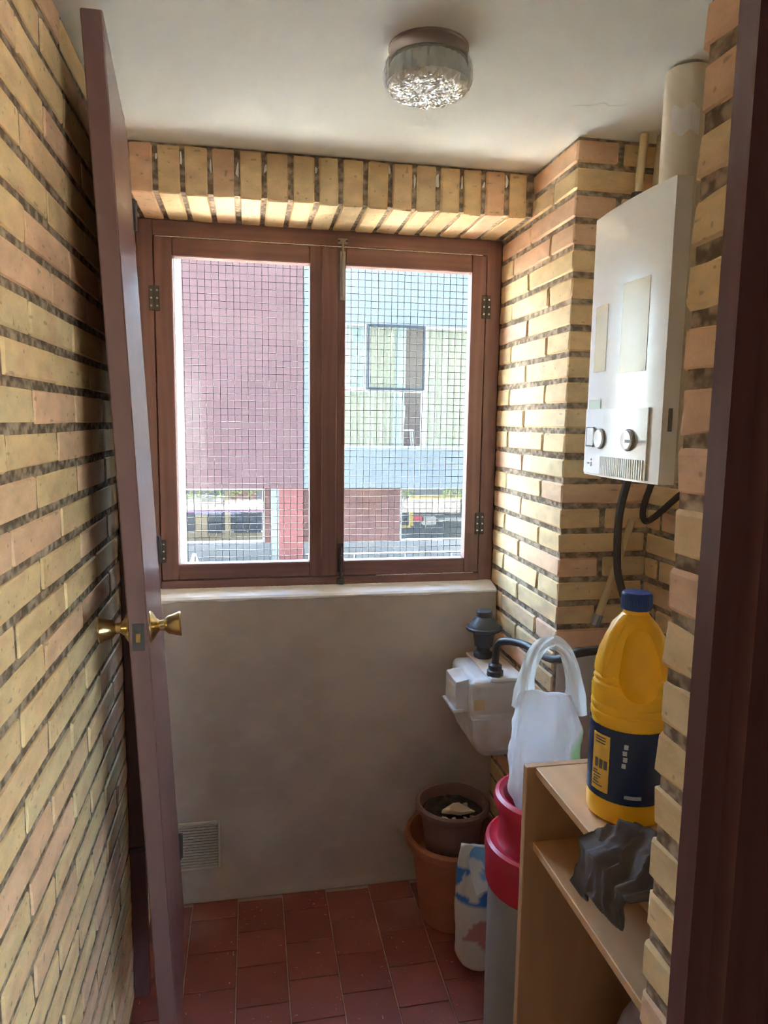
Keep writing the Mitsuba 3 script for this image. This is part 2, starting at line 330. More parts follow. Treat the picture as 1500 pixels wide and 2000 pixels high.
# parapet under the window
par = np.array([(YP, 0), (YP, 1.070), (YP + 0.006, 1.0755), (YF, 1.092), (YF + 0.045, 1.092), (YF + 0.045, 0)])
def extrude_x(poly, x0, x1):
    n = len(poly); v = np.array([(x, *p) for x in (x0, x1) for p in poly]); tri = trimesh.creation.triangulate_polygon(__import__('shapely').Polygon(poly), engine='earcut')
    f = [[a, b, c] for a, b, c in tri[1]] + [[c + n, b + n, a + n] for a, b, c in tri[1]]
    tv = np.array(tri[0]); order = [int(np.argmin(((tv - p) ** 2).sum(1))) for p in poly]
    v = np.array([(x, *p) for x in (x0, x1) for p in tv]); n2 = len(tv)
    f = [[a, b, c] for a, b, c in tri[1]] + [[c + n2, b + n2, a + n2] for a, b, c in tri[1]]
    for i in range(n):
        a, b = order[i], order[(i + 1) % n]; f += [[a, a + n2, b + n2], [a, b + n2, b]]
    m = trimesh.Trimesh(v, f, process=False); trimesh.repair.fix_normals(m); return m
struct('wall_back', extrude_x(par, XL, XR - 0.004), 'plaster', 'grey beige plastered parapet under the window')
xs = np.linspace(XL, XR - .004, 90); P3 = []
for x in xs:
    lo = 1.068 - .007 * meshkit.fbm(np.array([[x * 22, 1., 2.]]), 3, 5)[0] ** 2 - .002
    P3.append([(x, YP - .0022, lo), (x, YP - .0026, 1.0705), (x, YP + .004, 1.0775), (x, YF - .001, 1.0937)])
add('painted_ledge', sheet(np.array(P3)), 'paper', 'wall_back', label='white painted sloping ledge with a ragged lower edge')
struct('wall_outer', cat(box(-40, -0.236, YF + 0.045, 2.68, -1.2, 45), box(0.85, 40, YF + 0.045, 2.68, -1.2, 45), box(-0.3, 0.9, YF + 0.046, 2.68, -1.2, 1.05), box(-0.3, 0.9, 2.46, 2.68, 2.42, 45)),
       'reveal', 'dark outer wall around the window opening, stretched tall to cut sky light')  # height and width stretched to keep sky light off the opposite facade

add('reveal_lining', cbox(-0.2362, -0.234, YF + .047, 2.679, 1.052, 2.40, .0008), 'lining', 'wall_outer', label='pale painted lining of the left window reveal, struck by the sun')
# ------------------------------------------------------------------ window
w1 = struct('window_1', cat(cbox(XL, -0.2925, YF, YF + 0.05, 1.088, 2.27), cbox(0.8025, XR, YF, YF + 0.05, 1.088, 2.27)), 'frame_wood_v', 'brown wooden casement window with two glazed sashes')
add('head', cbox(-0.2925, 0.8025, YF, YF + 0.05, 2.2215, 2.27), 'frame_wood_h', w1)
add('sill_rail', cbox(-0.2925, 0.8025, YF - 0.004, YF + 0.05, 1.088, 1.1195), 'frame_wood_h', w1)
def sash(x0, x1, p0, p1):
    k = add('sash', cat(cbox(x0, p0, YF - 0.002, YF + 0.043, 1.122, 2.2185), cbox(p1, x1, YF - 0.002, YF + 0.043, 1.122, 2.2185)), 'frame_wood_v', w1)
    add('rail', cbox(p0, p1, YF - 0.002, YF + 0.043, 2.1616, 2.2185, .003), 'frame_wood_h', k)
    add('rail', cbox(p0, p1, YF - 0.002, YF + 0.043, 1.122, 1.1744, .003), 'frame_wood_h', k)
    g = np.array([(p0 - .004, YF + .028, 1.170), (p1 + .004, YF + .028, 1.170), (p1 + .004, YF + .028, 2.166), (p0 - .004, YF + .028, 2.166)])
    add('pane', (g, np.array([[0, 1, 2, 3]])), 'pane', k); return k
s1 = sash(-0.290, 0.2475, -0.235, 0.198); s2 = sash(0.2495, 0.80, 0.3157, 0.749)
add('astragal', cbox(0.236, 0.287, YF - 0.016, YF - 0.0021, 1.126, 2.214, 0.003), 'frame_wood_v', s2, label='raised wooden strip covering the meeting of the sashes')
for x, z in ((0.802, 2.049), (0.802, 1.299), (-0.291, 2.03), (-0.291, 1.22)):
    hk = add('hinge', cat(cbox(x - .016, x - .002, YF - .0065, YF - .0025, z - .038, z + .038, .001), cbox(x + .002, x + .016, YF - .0065, YF - .0002, z - .038, z + .038, .001), tube([(x, YF - .006, z - .038), (x, YF - .006, z + .038)], .0035, 8)), 'dark_metal', w1)
    add('screw', cat(*[tube([(x + dx, YF - .0063, z + dz), (x + dx, YF - .0078, z + dz)], .0032, 8) for dx in (-.009, .009) for dz in (-.024, 0, .024)]), 'steel', hk)
b1 = add('bolt', cat(cbox(0.296, 0.314, YF - .007, YF - .002, 2.05, 2.205, .001), tube([(0.305, YF - .010, 2.06), (0.305, YF - .010, 2.235)], .004, 8)), 'galvanised', w1)
add('keeper', cat(cbox(0.289, 0.321, YF - .004, YF, 2.228, 2.246, .001), cbox(0.298, 0.312, YF - .014, YF - .003, 2.230, 2.244, .002)), 'galvanised', b1)
add('screw', cat(*[tube([(x, YF - .0065, z), (x, YF - .0085, z)], .003, 8) for x, z in ((.305, 2.19), (.305, 2.155), (.305, 2.08), (.292, 2.237), (.318, 2.237))]), 'dark_metal', b1)
b2 = add('bolt', cat(cbox(0.294, 0.313, YF - .008, YF - .002, 1.135, 1.235, .001), tube([(0.3035, YF - .012, 1.10), (0.3035, YF - .012, 1.225)], .0048, 8), cbox(.297, .310, YF - .02, YF - .008, 1.185, 1.197, .002)), 'dark_metal', w1)
add('keeper', cbox(0.292, 0.317, YF - .018, YF - .003, 1.094, 1.114, .003), 'dark_metal', b2)

add('gap_strip', cbox(-0.286, 0.785, YF - .0015, YF + .004, 2.2188, 2.2212, .0005), 'paper', w1, label='thin pale strip added in the gap above the sashes')  # pale strips added to give the sash gaps their bright line
add('gap_strip', cbox(0.43, 0.785, YF - .0015, YF + .004, 1.1198, 1.1217, .0005), 'paper', w1, label='thin pale strip added in the gap under the right sash')
# wire mesh over the outside of the opening
wm = []
for i in range(61):
    x = -0.46 + 0.0254 * i + rnd.uniform(-.0012, .0012); pts = [(x + rnd.uniform(-.0011, .0011), 2.690 + rnd.uniform(-.001, .001), z) for z in np.linspace(0.98, 2.46, 13)]
    wm.append(tube(pts, 0.0011, 5))
for j in range(59):
    z = 0.985 + 0.0254 * j + rnd.uniform(-.001, .001); pts = [(x, 2.6917 + rnd.uniform(-.0008, .0008), z + rnd.uniform(-.0011, .0011)) for x in np.linspace(-0.47, 1.08, 14)]
    wm.append(tube(pts, 0.0011, 5))
tag(add('wire_mesh', cat(*wm), 'wire'), 'square wire mesh stretched across the outside of the window', 'wire mesh')
tag(add('sun_reflector', cat(rbox(-0.29, -0.07, 3.04, 3.46, -0.1, 0.55, 0.02), box(-0.34, -0.04, 2.68, 3.00, 0.0, 0.05)), 'reflector_white', smooth=30), 'added white box below the window that reflects sun into the room', 'light reflector')  # unseen box, added to bounce sunlight up to the ceiling

# ------------------------------------------------------------------ open door
def xn(z): return -0.242 + (2.353 - z) * 0.0415
def xf(z): return -0.289 + (2.351 - z) * 0.0437
TH, DB, DT, YN, YE = 0.037, 0.26, 2.35, 1.38, 1.925
ch = 0.0025; pts = []
for z, dz in ((DB, ch), (DT, -ch)):
    for y, fx, dy in ((YN, xn, ch), (YE, xf, -ch)):
        for x, dx in ((fx(z), -ch), (fx(z) - TH, ch)):
            pts += [(x, y + dy, z + dz), (x + dx, y, z + dz), (x + dx, y + dy, z)]
dk = struct('door_1', hull(pts), 'door_wood', 'dark red brown flush door standing open beside the left wall')
ax = np.array([1, 0.087, 0.043]); ax /= np.linalg.norm(ax); yk = 1.445
kprof = [(0, -.001), (.031, -.001), (.031, .003), (.027, .007), (.016, .013), (.011, .019), (.011, .028), (.0145, .031), (.0185, .035), (.021, .045), (.0245, .056), (.0255, .058), (.0245, .0605), (.0, .0605)]
for s, x in ((1, xn(1.237) - .006), (-1, xn(1.237) - .006 - TH)):
    add('knob', lathe(kprof, (x, yk, 1.237), 40, ax * s), 'brass', dk, smooth=35)
add('latch_plate', cbox(xn(1.235) - TH / 2 - .011, xn(1.235) - TH / 2 + .011, YN - .0012, YN + .002, 1.208, 1.262, .0006), 'dark_metal', dk)
add('latch_bolt', rbox(xn(1.235) - TH / 2 - .005, xn(1.235) - TH / 2 + .005, YN - .007, YN, 1.226, 1.244, .002), 'brass', dk)
for z in (2.156, 1.306, 0.456):
    x = xf(z)
    add('hinge', cat(tube([(x + .004, YE + .004, z - .036), (x + .004, YE + .004, z + .036)], .005, 10), cbox(x - TH, x + .004, YE, YE + .003, z - .04, z + .04, .001), cbox(XL, x - TH + .002, YE + .0005, YE + .004, z - .006, z + .006, .001)), 'dark_metal', dk)

struct('trim_3', cbox(XL, -0.300, 1.932, 1.962, 0, H - .002, .002), 'jamb_wood', 'slim dark post added on the left wall behind the door to block window light')  # added to block light through the gap and darken the wall there
# wooden jamb of the entrance on the right
jp = [(0.4951, 0.69), (0.489, 0.69), (0.489, 0.658), (0.517, 0.658), (0.517, 0.630), (0.56, 0.630), (0.56, 0.618), (0.58, 0.618), (0.58, 0.69)]
jm = trimesh.creation.extrude_polygon(__import__('shapely').Polygon(jp), 2.25, engine='earcut')
struct('trim_2', jm, 'jamb_wood', 'dark wooden jamb of the entrance doorway')

# ------------------------------------------------------------------ ceiling lamp
lx, ly = 0.364, 1.495
lamp = thing('ceiling_lamp', 'round cut-glass flush lamp on the ceiling', 'ceiling lamp')
add('base', lathe([(0, H), (.0815, H), (.0815, H - .003), (.079, H - .005), (.079, H - .027), (.081, H - .030), (.0, H - .030)][::-1], (lx, ly, 0), 64), 'lamp_base', lamp, smooth=30)
def lampglass(ro, z0, z1, bump, n=144):
    rings = []; th = np.linspace(0, 2 * np.pi, n, endpoint=False)
    prof = [(ro * .98, z1), (ro, z1 - .004)] + [(ro, z1 - .004 - (z1 - z0 - .018) * t) for t in np.linspace(.08, 1, 8)] + [(ro - .014 + .014 * math.cos(a), z0 + .014 - .014 * math.sin(a)) for a in np.linspace(.3, 1.57, 4)] + [(ro * q, z0) for q in np.linspace(.80, .02, 18)]
    for i, (r, z) in enumerate(prof):
        side = i < 11
        if bump:
            if side: rr = r + bump * (np.abs(np.sin(th * 18 + (i // 4) * np.pi / 2)) - .5) * (1 if i > 1 else 0); zz = np.full(n, z)
            else:
                P3 = np.stack([r * np.cos(th) * 150, r * np.sin(th) * 150, np.full(n, 3.)], -1); rr = np.full(n, r); zz = z + bump * 2.4 * (meshkit.noise(P3, 5) - .5) * (1 if r > .004 else 0)
        else: rr = np.full(n, r); zz = np.full(n, z)
        rings.append(np.stack([lx + rr * np.cos(th), ly + rr * np.sin(th), zz], -1))
    return skin(rings[::-1])
add('glass', lampglass(.0895, H - .078, H - .0305, .0034), 'glass', lamp, smooth=25, label='clear ribbed glass drum with pebbled bottom')
th = np.linspace(0, 2 * np.pi, 240, endpoint=False)
lr = [np.stack([lx + (r + .0022 * np.abs(np.sin(th * 15 + ph))) * np.cos(th), ly + (r + .0022 * np.abs(np.sin(th * 15 + ph))) * np.sin(th), 0 * th + z], -1) for r, z, ph in ((.074, H - .072, 0), (.077, H - .068, 0), (.0775, H - .055, 0), (.0765, H - .052, .8), (.0775, H - .049, 1.57), (.077, H - .036, 1.57), (.074, H - .0315, 1.57))]
add('liner', skin(lr), 'lamp_grey', lamp, smooth=50)
xs = np.linspace(-.086, .086, 64); gx, gy = np.meshgrid(xs, xs, indexing='ij'); r_ = np.hypot(gx, gy)
nz = meshkit.noise(np.stack([gx * 170, gy * 170, gx * 0 + 2], -1), 5) + .5 * meshkit.noise(np.stack([gx * 330, gy * 330, gx * 0 + 7], -1), 6)
k_ = np.minimum(1, .0845 / np.maximum(r_, 1e-9)); dome = np.clip((r_ - .066) / .0185, 0, 1) ** 2 * .014
PL = np.stack([lx + gx * k_, ly + gy * k_, H - .0855 + dome - .0050 * (nz - .75) * (r_ < .085)], -1)
add('crystal_plate', sheet(PL[:, ::-1]), 'crystal', lamp, label='pebbled cut-glass bottom that sparkles white')

# ------------------------------------------------------------------ boiler, flue, pipes
bo = thing('water_heater', 'white gas water heater hung in the brick recess', 'water heater')
XB, Y0B, Y1B, Z0B, Z1B = 0.805, 1.285, 1.605, 1.535, 2.128
def front(y, b=0.010): t = (y - (Y0B + Y1B) / 2) / ((Y1B - Y0B) / 2); return XB - b * (1 - t * t)
ys = np.linspace(Y0B, Y1B, 25)
poly = [(front(y), y) for y in ys] + [(0.84, Y1B), (0.84, Y0B)]
add('front_cover', trimesh.creation.extrude_polygon(__import__('shapely').Polygon(poly), Z1B - Z0B, engine='earcut').apply_translation((0, 0, Z0B)), 'enamel', bo, smooth=25)
add('casing', cbox(0.841, XN - .006, Y0B + .001, Y1B - .001, Z0B + .004, Z1B - .001, .004), 'enamel_side', bo)
def patch(y0, y1, z0, z1, t=0.0015, off=0.0, n=7):
    yy = np.linspace(y0, y1, n); P3 = np.array([[(front(y) - off - t, y, z) for y in yy] for z in (z0, z1)]); return sheet(P3, -t)
add('sticker', patch(1.51, 1.575, 1.775, 1.925, .0005), 'mesh_paper', bo, label='yellowed paper sticker')
add('sticker', patch(1.345, 1.445, 1.765, 1.955, .0005), 'mesh_paper', bo, label='long faded paper sticker')
add('sticker', patch(1.525, 1.592, 1.662, 1.712, .0006), 'pale_green', bo, label='pale green peeling sticker')
add('control_panel', patch(1.322, 1.598, 1.540, 1.69, .0025, n=15), 'grey_panel', bo, smooth=25)
add('viewing_window', cat(patch(1.540, 1.580, 1.602, 1.648, .003, .004), ), 'mark', bo)
add('window_cover', patch(1.534, 1.572, 1.606, 1.646, .003, .0055), 'enamel', bo)
for y, r in ((1.505, .0235), (1.383, .0235)):
    k = add('knob', lathe([(0, 0), (r, 0), (r, .004), (r * .95, .005), (0, .005)], (front(y) - .004, y, 1.622), 32, [-1, 0, 0]), 'mark', bo, smooth=30)
    add('cap', lathe([(0, 0), (r * .88, 0), (r * .84, .005), (0, .006)], (front(y) - .0085, y, 1.622), 32, [-1, 0, 0]), 'enamel', k, smooth=30)
add('pointer', cat(box(front(1.36) - .022, front(1.36) - .012, 1.345, 1.372, 1.617, 1.623)), 'mark', bo)
add('grille', cat(*[box(front(y) - .0075, front(y) - .004, y - .0012, y + .0012, 1.540, 1.582) for y in np.linspace(1.33, 1.50, 22)]), 'enamel', bo)
add('slot', cbox(.818, .827, Y0B - .002, Y0B + .002, 1.642, 1.688, .0008), 'mark', bo)
add('emblem', cat(*[box(front(y) - .0058, front(y) - .0042, y - w, y + w, z - h, z + h) for y, z, w, h in ((1.567, 1.563, .006, .0022), (1.551, 1.561, .003, .005), (1.551, 1.572, .002, .002))]), 'mark', bo)
flue = add('flue_pipe', cat(lathe([(.052, Z1B + .0005), (.052, Z1B + .03), (.050, Z1B + .034), (.047, Z1B + .036), (.047, H - .006), (0.03, H - .006)], (0.925, 1.46, 0), 48)), 'flue', smooth=30)
tag(flue, 'cream metal flue pipe rising from the water heater to the ceiling', 'flue pipe')
th = np.linspace(3.55, 4.75, 10)
add('sticker', sheet(np.array([[(0.925 + .0482 * math.cos(t), 1.46 + .0482 * math.sin(t), z + .006 * math.sin(t * 9)) for t in th] for z in (2.262, 2.315)]), .0006), 'paper', flue, label='torn white paper label')
for q, (a, b, d) in enumerate((((1.012, 1.775, 2.40), (0.990, 1.775, 2.10), 'cream painted gas pipe left of the flue, with a fitting above the water heater'), ((1.062, 1.775, 2.40), (1.045, 1.775, 2.08), 'cream painted pipe between the flue and its thinner neighbour'))):
    k = tag(add('wall_pipe', tube([a, b], .011 + .002 * q, 14), 'pipe_paint', smooth=40), d, 'pipe')
    add('fitting', tube([(b[0] + (a[0] - b[0]) * .52, 1.775, 2.255), (b[0] + (a[0] - b[0]) * .42, 1.775, 2.225)], .0155 + .002 * q, 6), 'dark_metal', k)
tag(add('supply_hose', tube([(0.985, 1.70, 1.54), (0.985, 1.74, 1.44), (0.985, 1.75, 1.36), (0.993, 1.755, 1.26), (1.01, 1.755, 1.20), (1.03, 1.755, 1.15)], .0105, 12, 8), 'dark_metal', smooth=40), 'dark hose hanging straight down below the water heater', 'hose')
tag(add('supply_hose', tube([(1.035, 1.66, 1.54), (1.04, 1.72, 1.44), (1.06, 1.745, 1.395), (1.085, 1.74, 1.405), (1.10, 1.66, 1.47), (1.10, 1.56, 1.53)], .0085, 12, 8), 'dark_metal', smooth=40), 'dark looped hose right of the straight one below the water heater', 'hose')
k = tag(add('diagonal_pipe', tube([(1.058, 1.805, 1.388), (1.01, 1.805, 1.235), (0.965, 1.805, 1.10)], .0105, 14), 'pipe_paint', smooth=40), 'beige pipe slanting down across the recess to the jug', 'pipe')
add('fitting', tube([(0.971, 1.805, 1.118), (0.961, 1.805, 1.088)], .014, 10), 'grey_body', k)

# ------------------------------------------------------------------ gas meter and regulator
gm = thing('gas_meter', 'white gas meter mounted low on the brick wall by the window', 'gas meter')
add('upper_body', rbox(0.672, 0.848, 2.005, 2.255, 0.735, 0.858, 0.022), 'meter', gm, smooth=35)
lo = [(x, y, .742) for x in (.692, .838) for y in (2.017, 2.243)] + [(x, y, .672) for x in (.692, .838) for y in (2.017, 2.243)] + [(x, y, .632) for x in (.708, .838) for y in (2.022, 2.238)] + [(x, y, .615) for x in (.728, .836) for y in (2.035, 2.225)]
add('lower_body', hull(lo, .014), 'meter', gm, smooth=35)
add('seam', cbox(.670, .850, 2.002, 2.258, .731, .739, .003), 'meter', gm)
add('top_plate', cbox(.728, .838, 1.998, 2.262, .858, .868, .002), 'meter_plate', gm)
ib = add('index_box', hull([(x, y, z) for y in (2.06, 2.17) for x, z in ((.636, .838), (.690, .848), (.636, .745), (.690, .745))], .004), 'meter', gm, smooth=35)
add('counter_face', cbox(.6305, .634, 2.075, 2.155, .770, .825, .001), 'enamel_side', ib)
add('ledge', cbox(.622, .660, 2.052, 2.178, .742, .752, .002), 'meter', ib)
add('seal_tag', cat(cbox(.676, .712, 2.001, 2.006, .768, .800, .001)), 'pipe_paint', gm, label='faded brownish seal tag')
add('connection', lathe([(0, 0), (.026, 0), (.026, .016), (.021, .020), (.021, .034), (.014, .04), (0, .04)], (0.752, 2.035, .866), 24), 'black_iron', gm, smooth=30)
hose = tag(add('gas_hose', tube([(0.752, 2.035, .90), (0.752, 2.03, .952), (0.762, 2.005, .985), (0.80, 1.93, .998), (0.815, 1.83, .998), (0.80, 1.70, 1.03), (0.83, 1.645, 1.064), (0.93, 1.67, 1.068), (1.03, 1.72, 1.10), (1.10, 1.76, 1.12)], .0115, 14, 8), 'rubber', smooth=40), 'black gas hose curving from the meter past the hanging bag to the recess', 'gas hose')
rg = add('pressure_regulator', lathe([(0, .8685), (.030, .8685), (.032, .872), (.032, .884), (.022, .890), (.022, .902), (.030, .908), (.033, .93), (.036, .950), (.044, .957), (.058, .963), (.0605, .967), (.0605, .972), (.057, .9755), (.052, .975), (.050, .980), (.038, .996), (.027, 1.006), (.0255, 1.010), (.0265, 1.012), (.0265, 1.026), (.0245, 1.029), (0, 1.029)], (0.770, 2.205, 0), 48), 'black_iron', smooth=30)
tag(rg, 'black mushroom shaped gas regulator standing on the meter', 'gas regulator')

# ------------------------------------------------------------------ pots, canister, bags
pot = add('plant_pot', lathe([(0, 0), (.105, 0), (.11, .004), (.142, .255), (.160, .262), (.166, .272), (.166, .292), (.160, .300), (.150, .298), (.146, .285), (.138, .24), (.125, .21), (0, .21)], (0.662, 2.125, 0), 56), 'terracotta', smooth=35)
tag(pot, 'large terracotta pot on the floor in the corner holding a smaller pot', 'plant pot')
pot2 = add('plant_pot', lathe([(0, .212), (.075, .212), (.080, .216), (.104, .385), (.116, .392), (.122, .402), (.122, .414), (.117, .421), (.109, .419), (.104, .405), (.100, .385), (.098, .37)], (0.645, 2.10, 0), 56), 'pot_brown', smooth=35)
tag(pot2, 'smaller brown pot of soil standing inside the terracotta pot', 'plant pot')
th = np.linspace(0, 2 * np.pi, 48, endpoint=False)
rings = [np.stack([.645 + r * np.cos(th), 2.10 + r * np.sin(th), .382 + .014 * (meshkit.noise(np.stack([r * np.cos(th) * 60, r * np.sin(th) * 60, 0 * th], -1), 3) - .5)], -1) for r in np.linspace(.099, .002, 14)]
add('soil', skin(rings), 'soil', pot2, smooth=True)
pts = [(0.638 + rnd.gauss(0, .024), 2.07 + rnd.gauss(0, .017), .404 + rnd.uniform(-.008, .010)) for _ in range(26)]
tag(add('stone', hull(pts, .003), 'tan_lump'), 'pale tan lump lying on the soil of the smaller pot', 'stone')
for i in range(7):
    a = rnd.uniform(0, 6.28); r = rnd.uniform(.045, .075); x, y = .645 + r * math.cos(a), 2.09 + r * .8 * math.sin(a) - .01
    k = tag(add('pebble', hull([(x + rnd.gauss(0, .004), y + rnd.gauss(0, .004), .390 + rnd.gauss(0, .002)) for _ in range(7)], .002), 'tan_lump'), 'small pale pebble on the soil around the tan lump', 'pebble', 'pebbles on the pot soil')

cx, cy_ = 0.700, 1.515
can = thing('gas_cylinder', 'grey cylinder with dark red collar standing between shelf and pots', 'gas cylinder')
add('body', lathe([(0, .012), (.10, .012), (.122, .03), (.130, .06), (.131, .30), (.131, .545), (.128, .565), (.120, .59), (0, .59)], (cx, cy_, 0), 64), 'grey_body', can, smooth=35)
add('foot_ring', lathe([(.088, .0), (.104, .0), (.108, .03), (.092, .03), (.088, 0)], (cx, cy_, 0), 48), 'navy', can, smooth=30)
add('shoulder', lathe([(.132, .535), (.135, .53), (.139, .54), (.141, .60), (.1435, .625), (.140, .640), (.132, .645), (.126, .640), (.118, .636), (.10, .63), (.0, .63)], (cx, cy_, 0), 64), 'red_plastic', can, smooth=35)
add('collar', lathe([(.112, .628), (.110, .69), (.112, .715), (.121, .728), (.1245, .742), (.121, .757), (.112, .762), (.102, .757), (.098, .745), (.094, .70), (.094, .628)], (cx, cy_, 0), 64), 'red_plastic', can, smooth=35)
t = np.linspace(3.3, 4.6, 12)
add('label', sheet(np.array([[(cx + .1317 * math.cos(a), cy_ + .1317 * math.sin(a), z) for a in np.linspace(4.05, 5.2, 14)] for z in (.10, .43)]), .0006), 'label_olive', can, label='dull olive label')

def bag_body(c, u, hw, hd, z0, z1, prof, seed, n=72, k=40, fold=0.012):
    """soft sack: c centre, u horizontal unit vector of its width; prof(t) -> (width, depth) factors"""
    u = np.array([*u, 0.0]); v = np.array([-u[1], u[0], 0.0]); rings = []
    th = np.linspace(0, 2 * np.pi, n, endpoint=False)
    for t in np.linspace(0, 1, k):
        w, d = prof(t); ct = np.sign(np.cos(th)) * np.abs(np.cos(th)) ** .8; st = np.sign(np.sin(th)) * np.abs(np.sin(th)) ** .8
        q = np.array([*c[:2], 0]) + np.outer(hw * w * ct, u) + np.outer(hd * d * st, v); q[:, 2] = z0 + (z1 - z0) * t
        Pn = np.stack([np.cos(th) * 3.2 + 5, np.sin(th) * 3.2 + 5, np.full(n, t * 4)], -1)
        nz = meshkit.fbm(Pn, 3, seed) - .5; Pv = np.stack([np.cos(th) * 7, np.sin(th) * 7, np.full(n, t * 2.5)], -1); nz2 = 0.5 - np.abs(meshkit.noise(Pv, seed + 9) - .5) * 2
        out = np.outer(np.cos(th), u) + np.outer(np.sin(th), v); q += out * ((nz * 1.6 + nz2 * .5) * fold * min(1, w * 1.3))[:, None]
        rings.append(q)
    return skin(rings)
bu = np.array([math.cos(-.47), math.sin(-.47)])
wb = thing('plastic_bag', 'white plastic carrier bag hanging in front of the pillar into the red collar', 'plastic bag')
pf = lambda t: (np.interp(t, [0, .06, .2, .45, .75, .92, 1], [.25, .62, .84, 1.0, .93, .80, .66]), np.interp(t, [0, .08, .3, .6, .9, 1], [.3, .9, 1.2, 1.0, .45, .12]))
bm = bag_body((.706, 1.545), bu, .083, .045, .665, 1.005, pf, 4, fold=.020)
vv = bm.vertices; gx = (vv[:, :2] - [.706, 1.545]) @ bu
g = np.clip((gx - .058) / .01, 0, 1) * np.clip(1 - np.abs(vv[:, 2] - .855 - (gx - .07) * 1.5) / .05, 0, 1) ** .5
col = np.array([.92, .92, .93])[None] * (1 - g[:, None]) + np.array([.42, .66, .30])[None] * g[:, None]
add('body', bm, 'bag', wb, smooth=True, color=col)
def strap(s, seed):
    P3 = []; r_ = random.Random(seed)
    top = np.array([.757, 1.622, 1.116 + .006 * 0])
    ctr = smoothpath([(s * .060, .0, .955), (s * .060, .0, 1.01), (s * .050, .02, 1.06), (s * .034, .035, 1.095), (s * .014, .045, 1.111), (-s * .004, .05, 1.113)], 7)
    wd = np.interp(np.linspace(0, 1, len(ctr)), [0, .25, .6, 1], [.030, .022, .018, .017])
    out = []
    for i, (p, w) in enumerate(zip(ctr, wd)):
        tgt = ctr[min(i + 1, len(ctr) - 1)] - ctr[max(i - 1, 0)]; tgt /= np.linalg.norm(tgt); nn = np.array([tgt[2], 0, -tgt[0]]); row = []
        for q in np.linspace(-1, 1, 9):
            l = p + nn * w * q + np.array([0, .006 * math.cos(q * 5 + i * .25) - .010 * (1 - q * q), 0])
            o = l[0] * np.array([*bu, 0]) + l[1] * np.array([-bu[1], bu[0], 0]); row.append(np.array([.716 + o[0], 1.553 + o[1], l[2]]))
        out.append(row)
    return sheet(np.array(out), .0012)
for s in (-1, 1):
    m = strap(s, 3); add('handle', m, 'bag', wb, smooth=True, color=np.tile([.92, .92, .90], (len(m.vertices), 1)))

pb = lambda t: (np.interp(t, [0, .05, .15, .5, .8, 1], [.35, .75, .95, 1.0, .95, .80]), np.interp(t, [0, .08, .5, .85, 1], [.4, 1, 1, .5, .06]))
bb = bag_body((.672, 1.875), np.array([math.cos(-.3), math.sin(-.3)]), .075, .050, .004, .40, pb, 21, fold=.010)
def sackcol(v):
    n = meshkit.fbm(v * 14, 3, 8); z = v[:, 2]
    w = np.tile([.56, .55, .52], (len(v), 1)); bl = np.array([.03, .16, .48]); rd = np.array([.42, .13, .14])
    blue = ((z > .235) & (z < .335) & (n < .62)); w[blue] = bl
    red = ((z < .19) & (z > .06) & (n > .56)); w[red] = rd * .8 + .1
    return w
sk = tag(add('sack', bb, 'sack', smooth=True, color=sackcol(bb.vertices)), 'crumpled white plastic sack with blue band standing beside the pots', 'sack')
P3 = np.array([[(.618 + .10 * a + .02 * b, 1.845 - .035 * b + .012 * math.sin(a * 7 + b * 3), .385 + .075 * a - .10 * b + .008 * math.sin(a * 9)) for b in np.linspace(0, 1, 12)] for a in np.linspace(0, 1, 14)])
fm = sheet(P3, .002); nn = meshkit.fbm(fm.vertices * 25, 2, 3); fc = np.where((nn > .56)[:, None], [.12, .36, .66], [.58, .62, .66])
add('flap', fm, 'sack', sk, smooth=True, color=fc, label='folded over pale blue top')

# ------------------------------------------------------------------ shelf unit with jug, cloth, bundle
sh = thing('shelf_unit', 'open wooden shelf unit standing in the recess at the right', 'shelf unit')
add('end_panel', cbox(.530, 1.09, 1.236, 1.254, .0, .982, .0015), 'panel_board', sh)
add('end_panel', cbox(.530, 1.09, .762, .780, .0, .982, .0015), 'panel_board', sh)
add('back_panel', cbox(1.09, 1.096, .762, 1.254, .02, .982, .001), 'panel_board', sh)
for z in (.982, .825, .08): add('board', cbox(.548, 1.089, .781, 1.235, z - .017, z, .0015), 'board', sh)

jx, jy, jz = .642, 1.066, .983
R = .0655
prof = [(0, 0), (R - .006, 0), (R - .001, .004), (R, .012), (R, .030), (R - .0022, .036), (R - .0022, .170), (R, .176)]
for i in range(2): z = .184 + .014 * i; prof += [(R, z), (R - .002, z + .004), (R, z + .008)]
prof += [(R, .222), (R + .001, .226), (R, .230)]
for i in range(2): z = .236 + .012 * i; prof += [(R, z), (R - .0022, z + .004), (R, z + .008)]
prof += [(R, .262), (R - .002, .275), (R - .007, .295), (R - .017, .318), (R - .029, .337), (.0255, .349), (.021, .355), (.021, .372), (0, .372)]
body = lathe(prof, (0, 0, 0), 72)
bmf = m3.Manifold(m3.Mesh(np.asarray(body.vertices, np.float32), np.asarray(body.faces, np.uint32)))
def capsule(a, b, ra, rb=None):
    def s(p, r): return m3.Manifold.sphere(r, 28).translate(p)
    return m3.Manifold.batch_hull([s(a, ra), s(b, rb or ra)])
hd = math.radians(194)                                        # the handle looks towards the camera's left
hx, hy = math.cos(hd), math.sin(hd); px_, py_ = -hy, hx
def hp(o, s, z): return [hx * o + px_ * s, hy * o + py_ * s, z]
cut = [capsule(hp(.040, s * .066, .258), hp(.033, s * .050, .318), .041, .028) for s in (-1, 1)]
try:
    bmf = bmf - cut[0] - cut[1]
    mm = bmf.to_mesh(); jb = trimesh.Trimesh(mm.vert_properties[:, :3], mm.tri_verts, process=False)
    if len(jb.faces) < 100: jb = body
except Exception: jb = body
jb.apply_translation((jx, jy, jz))
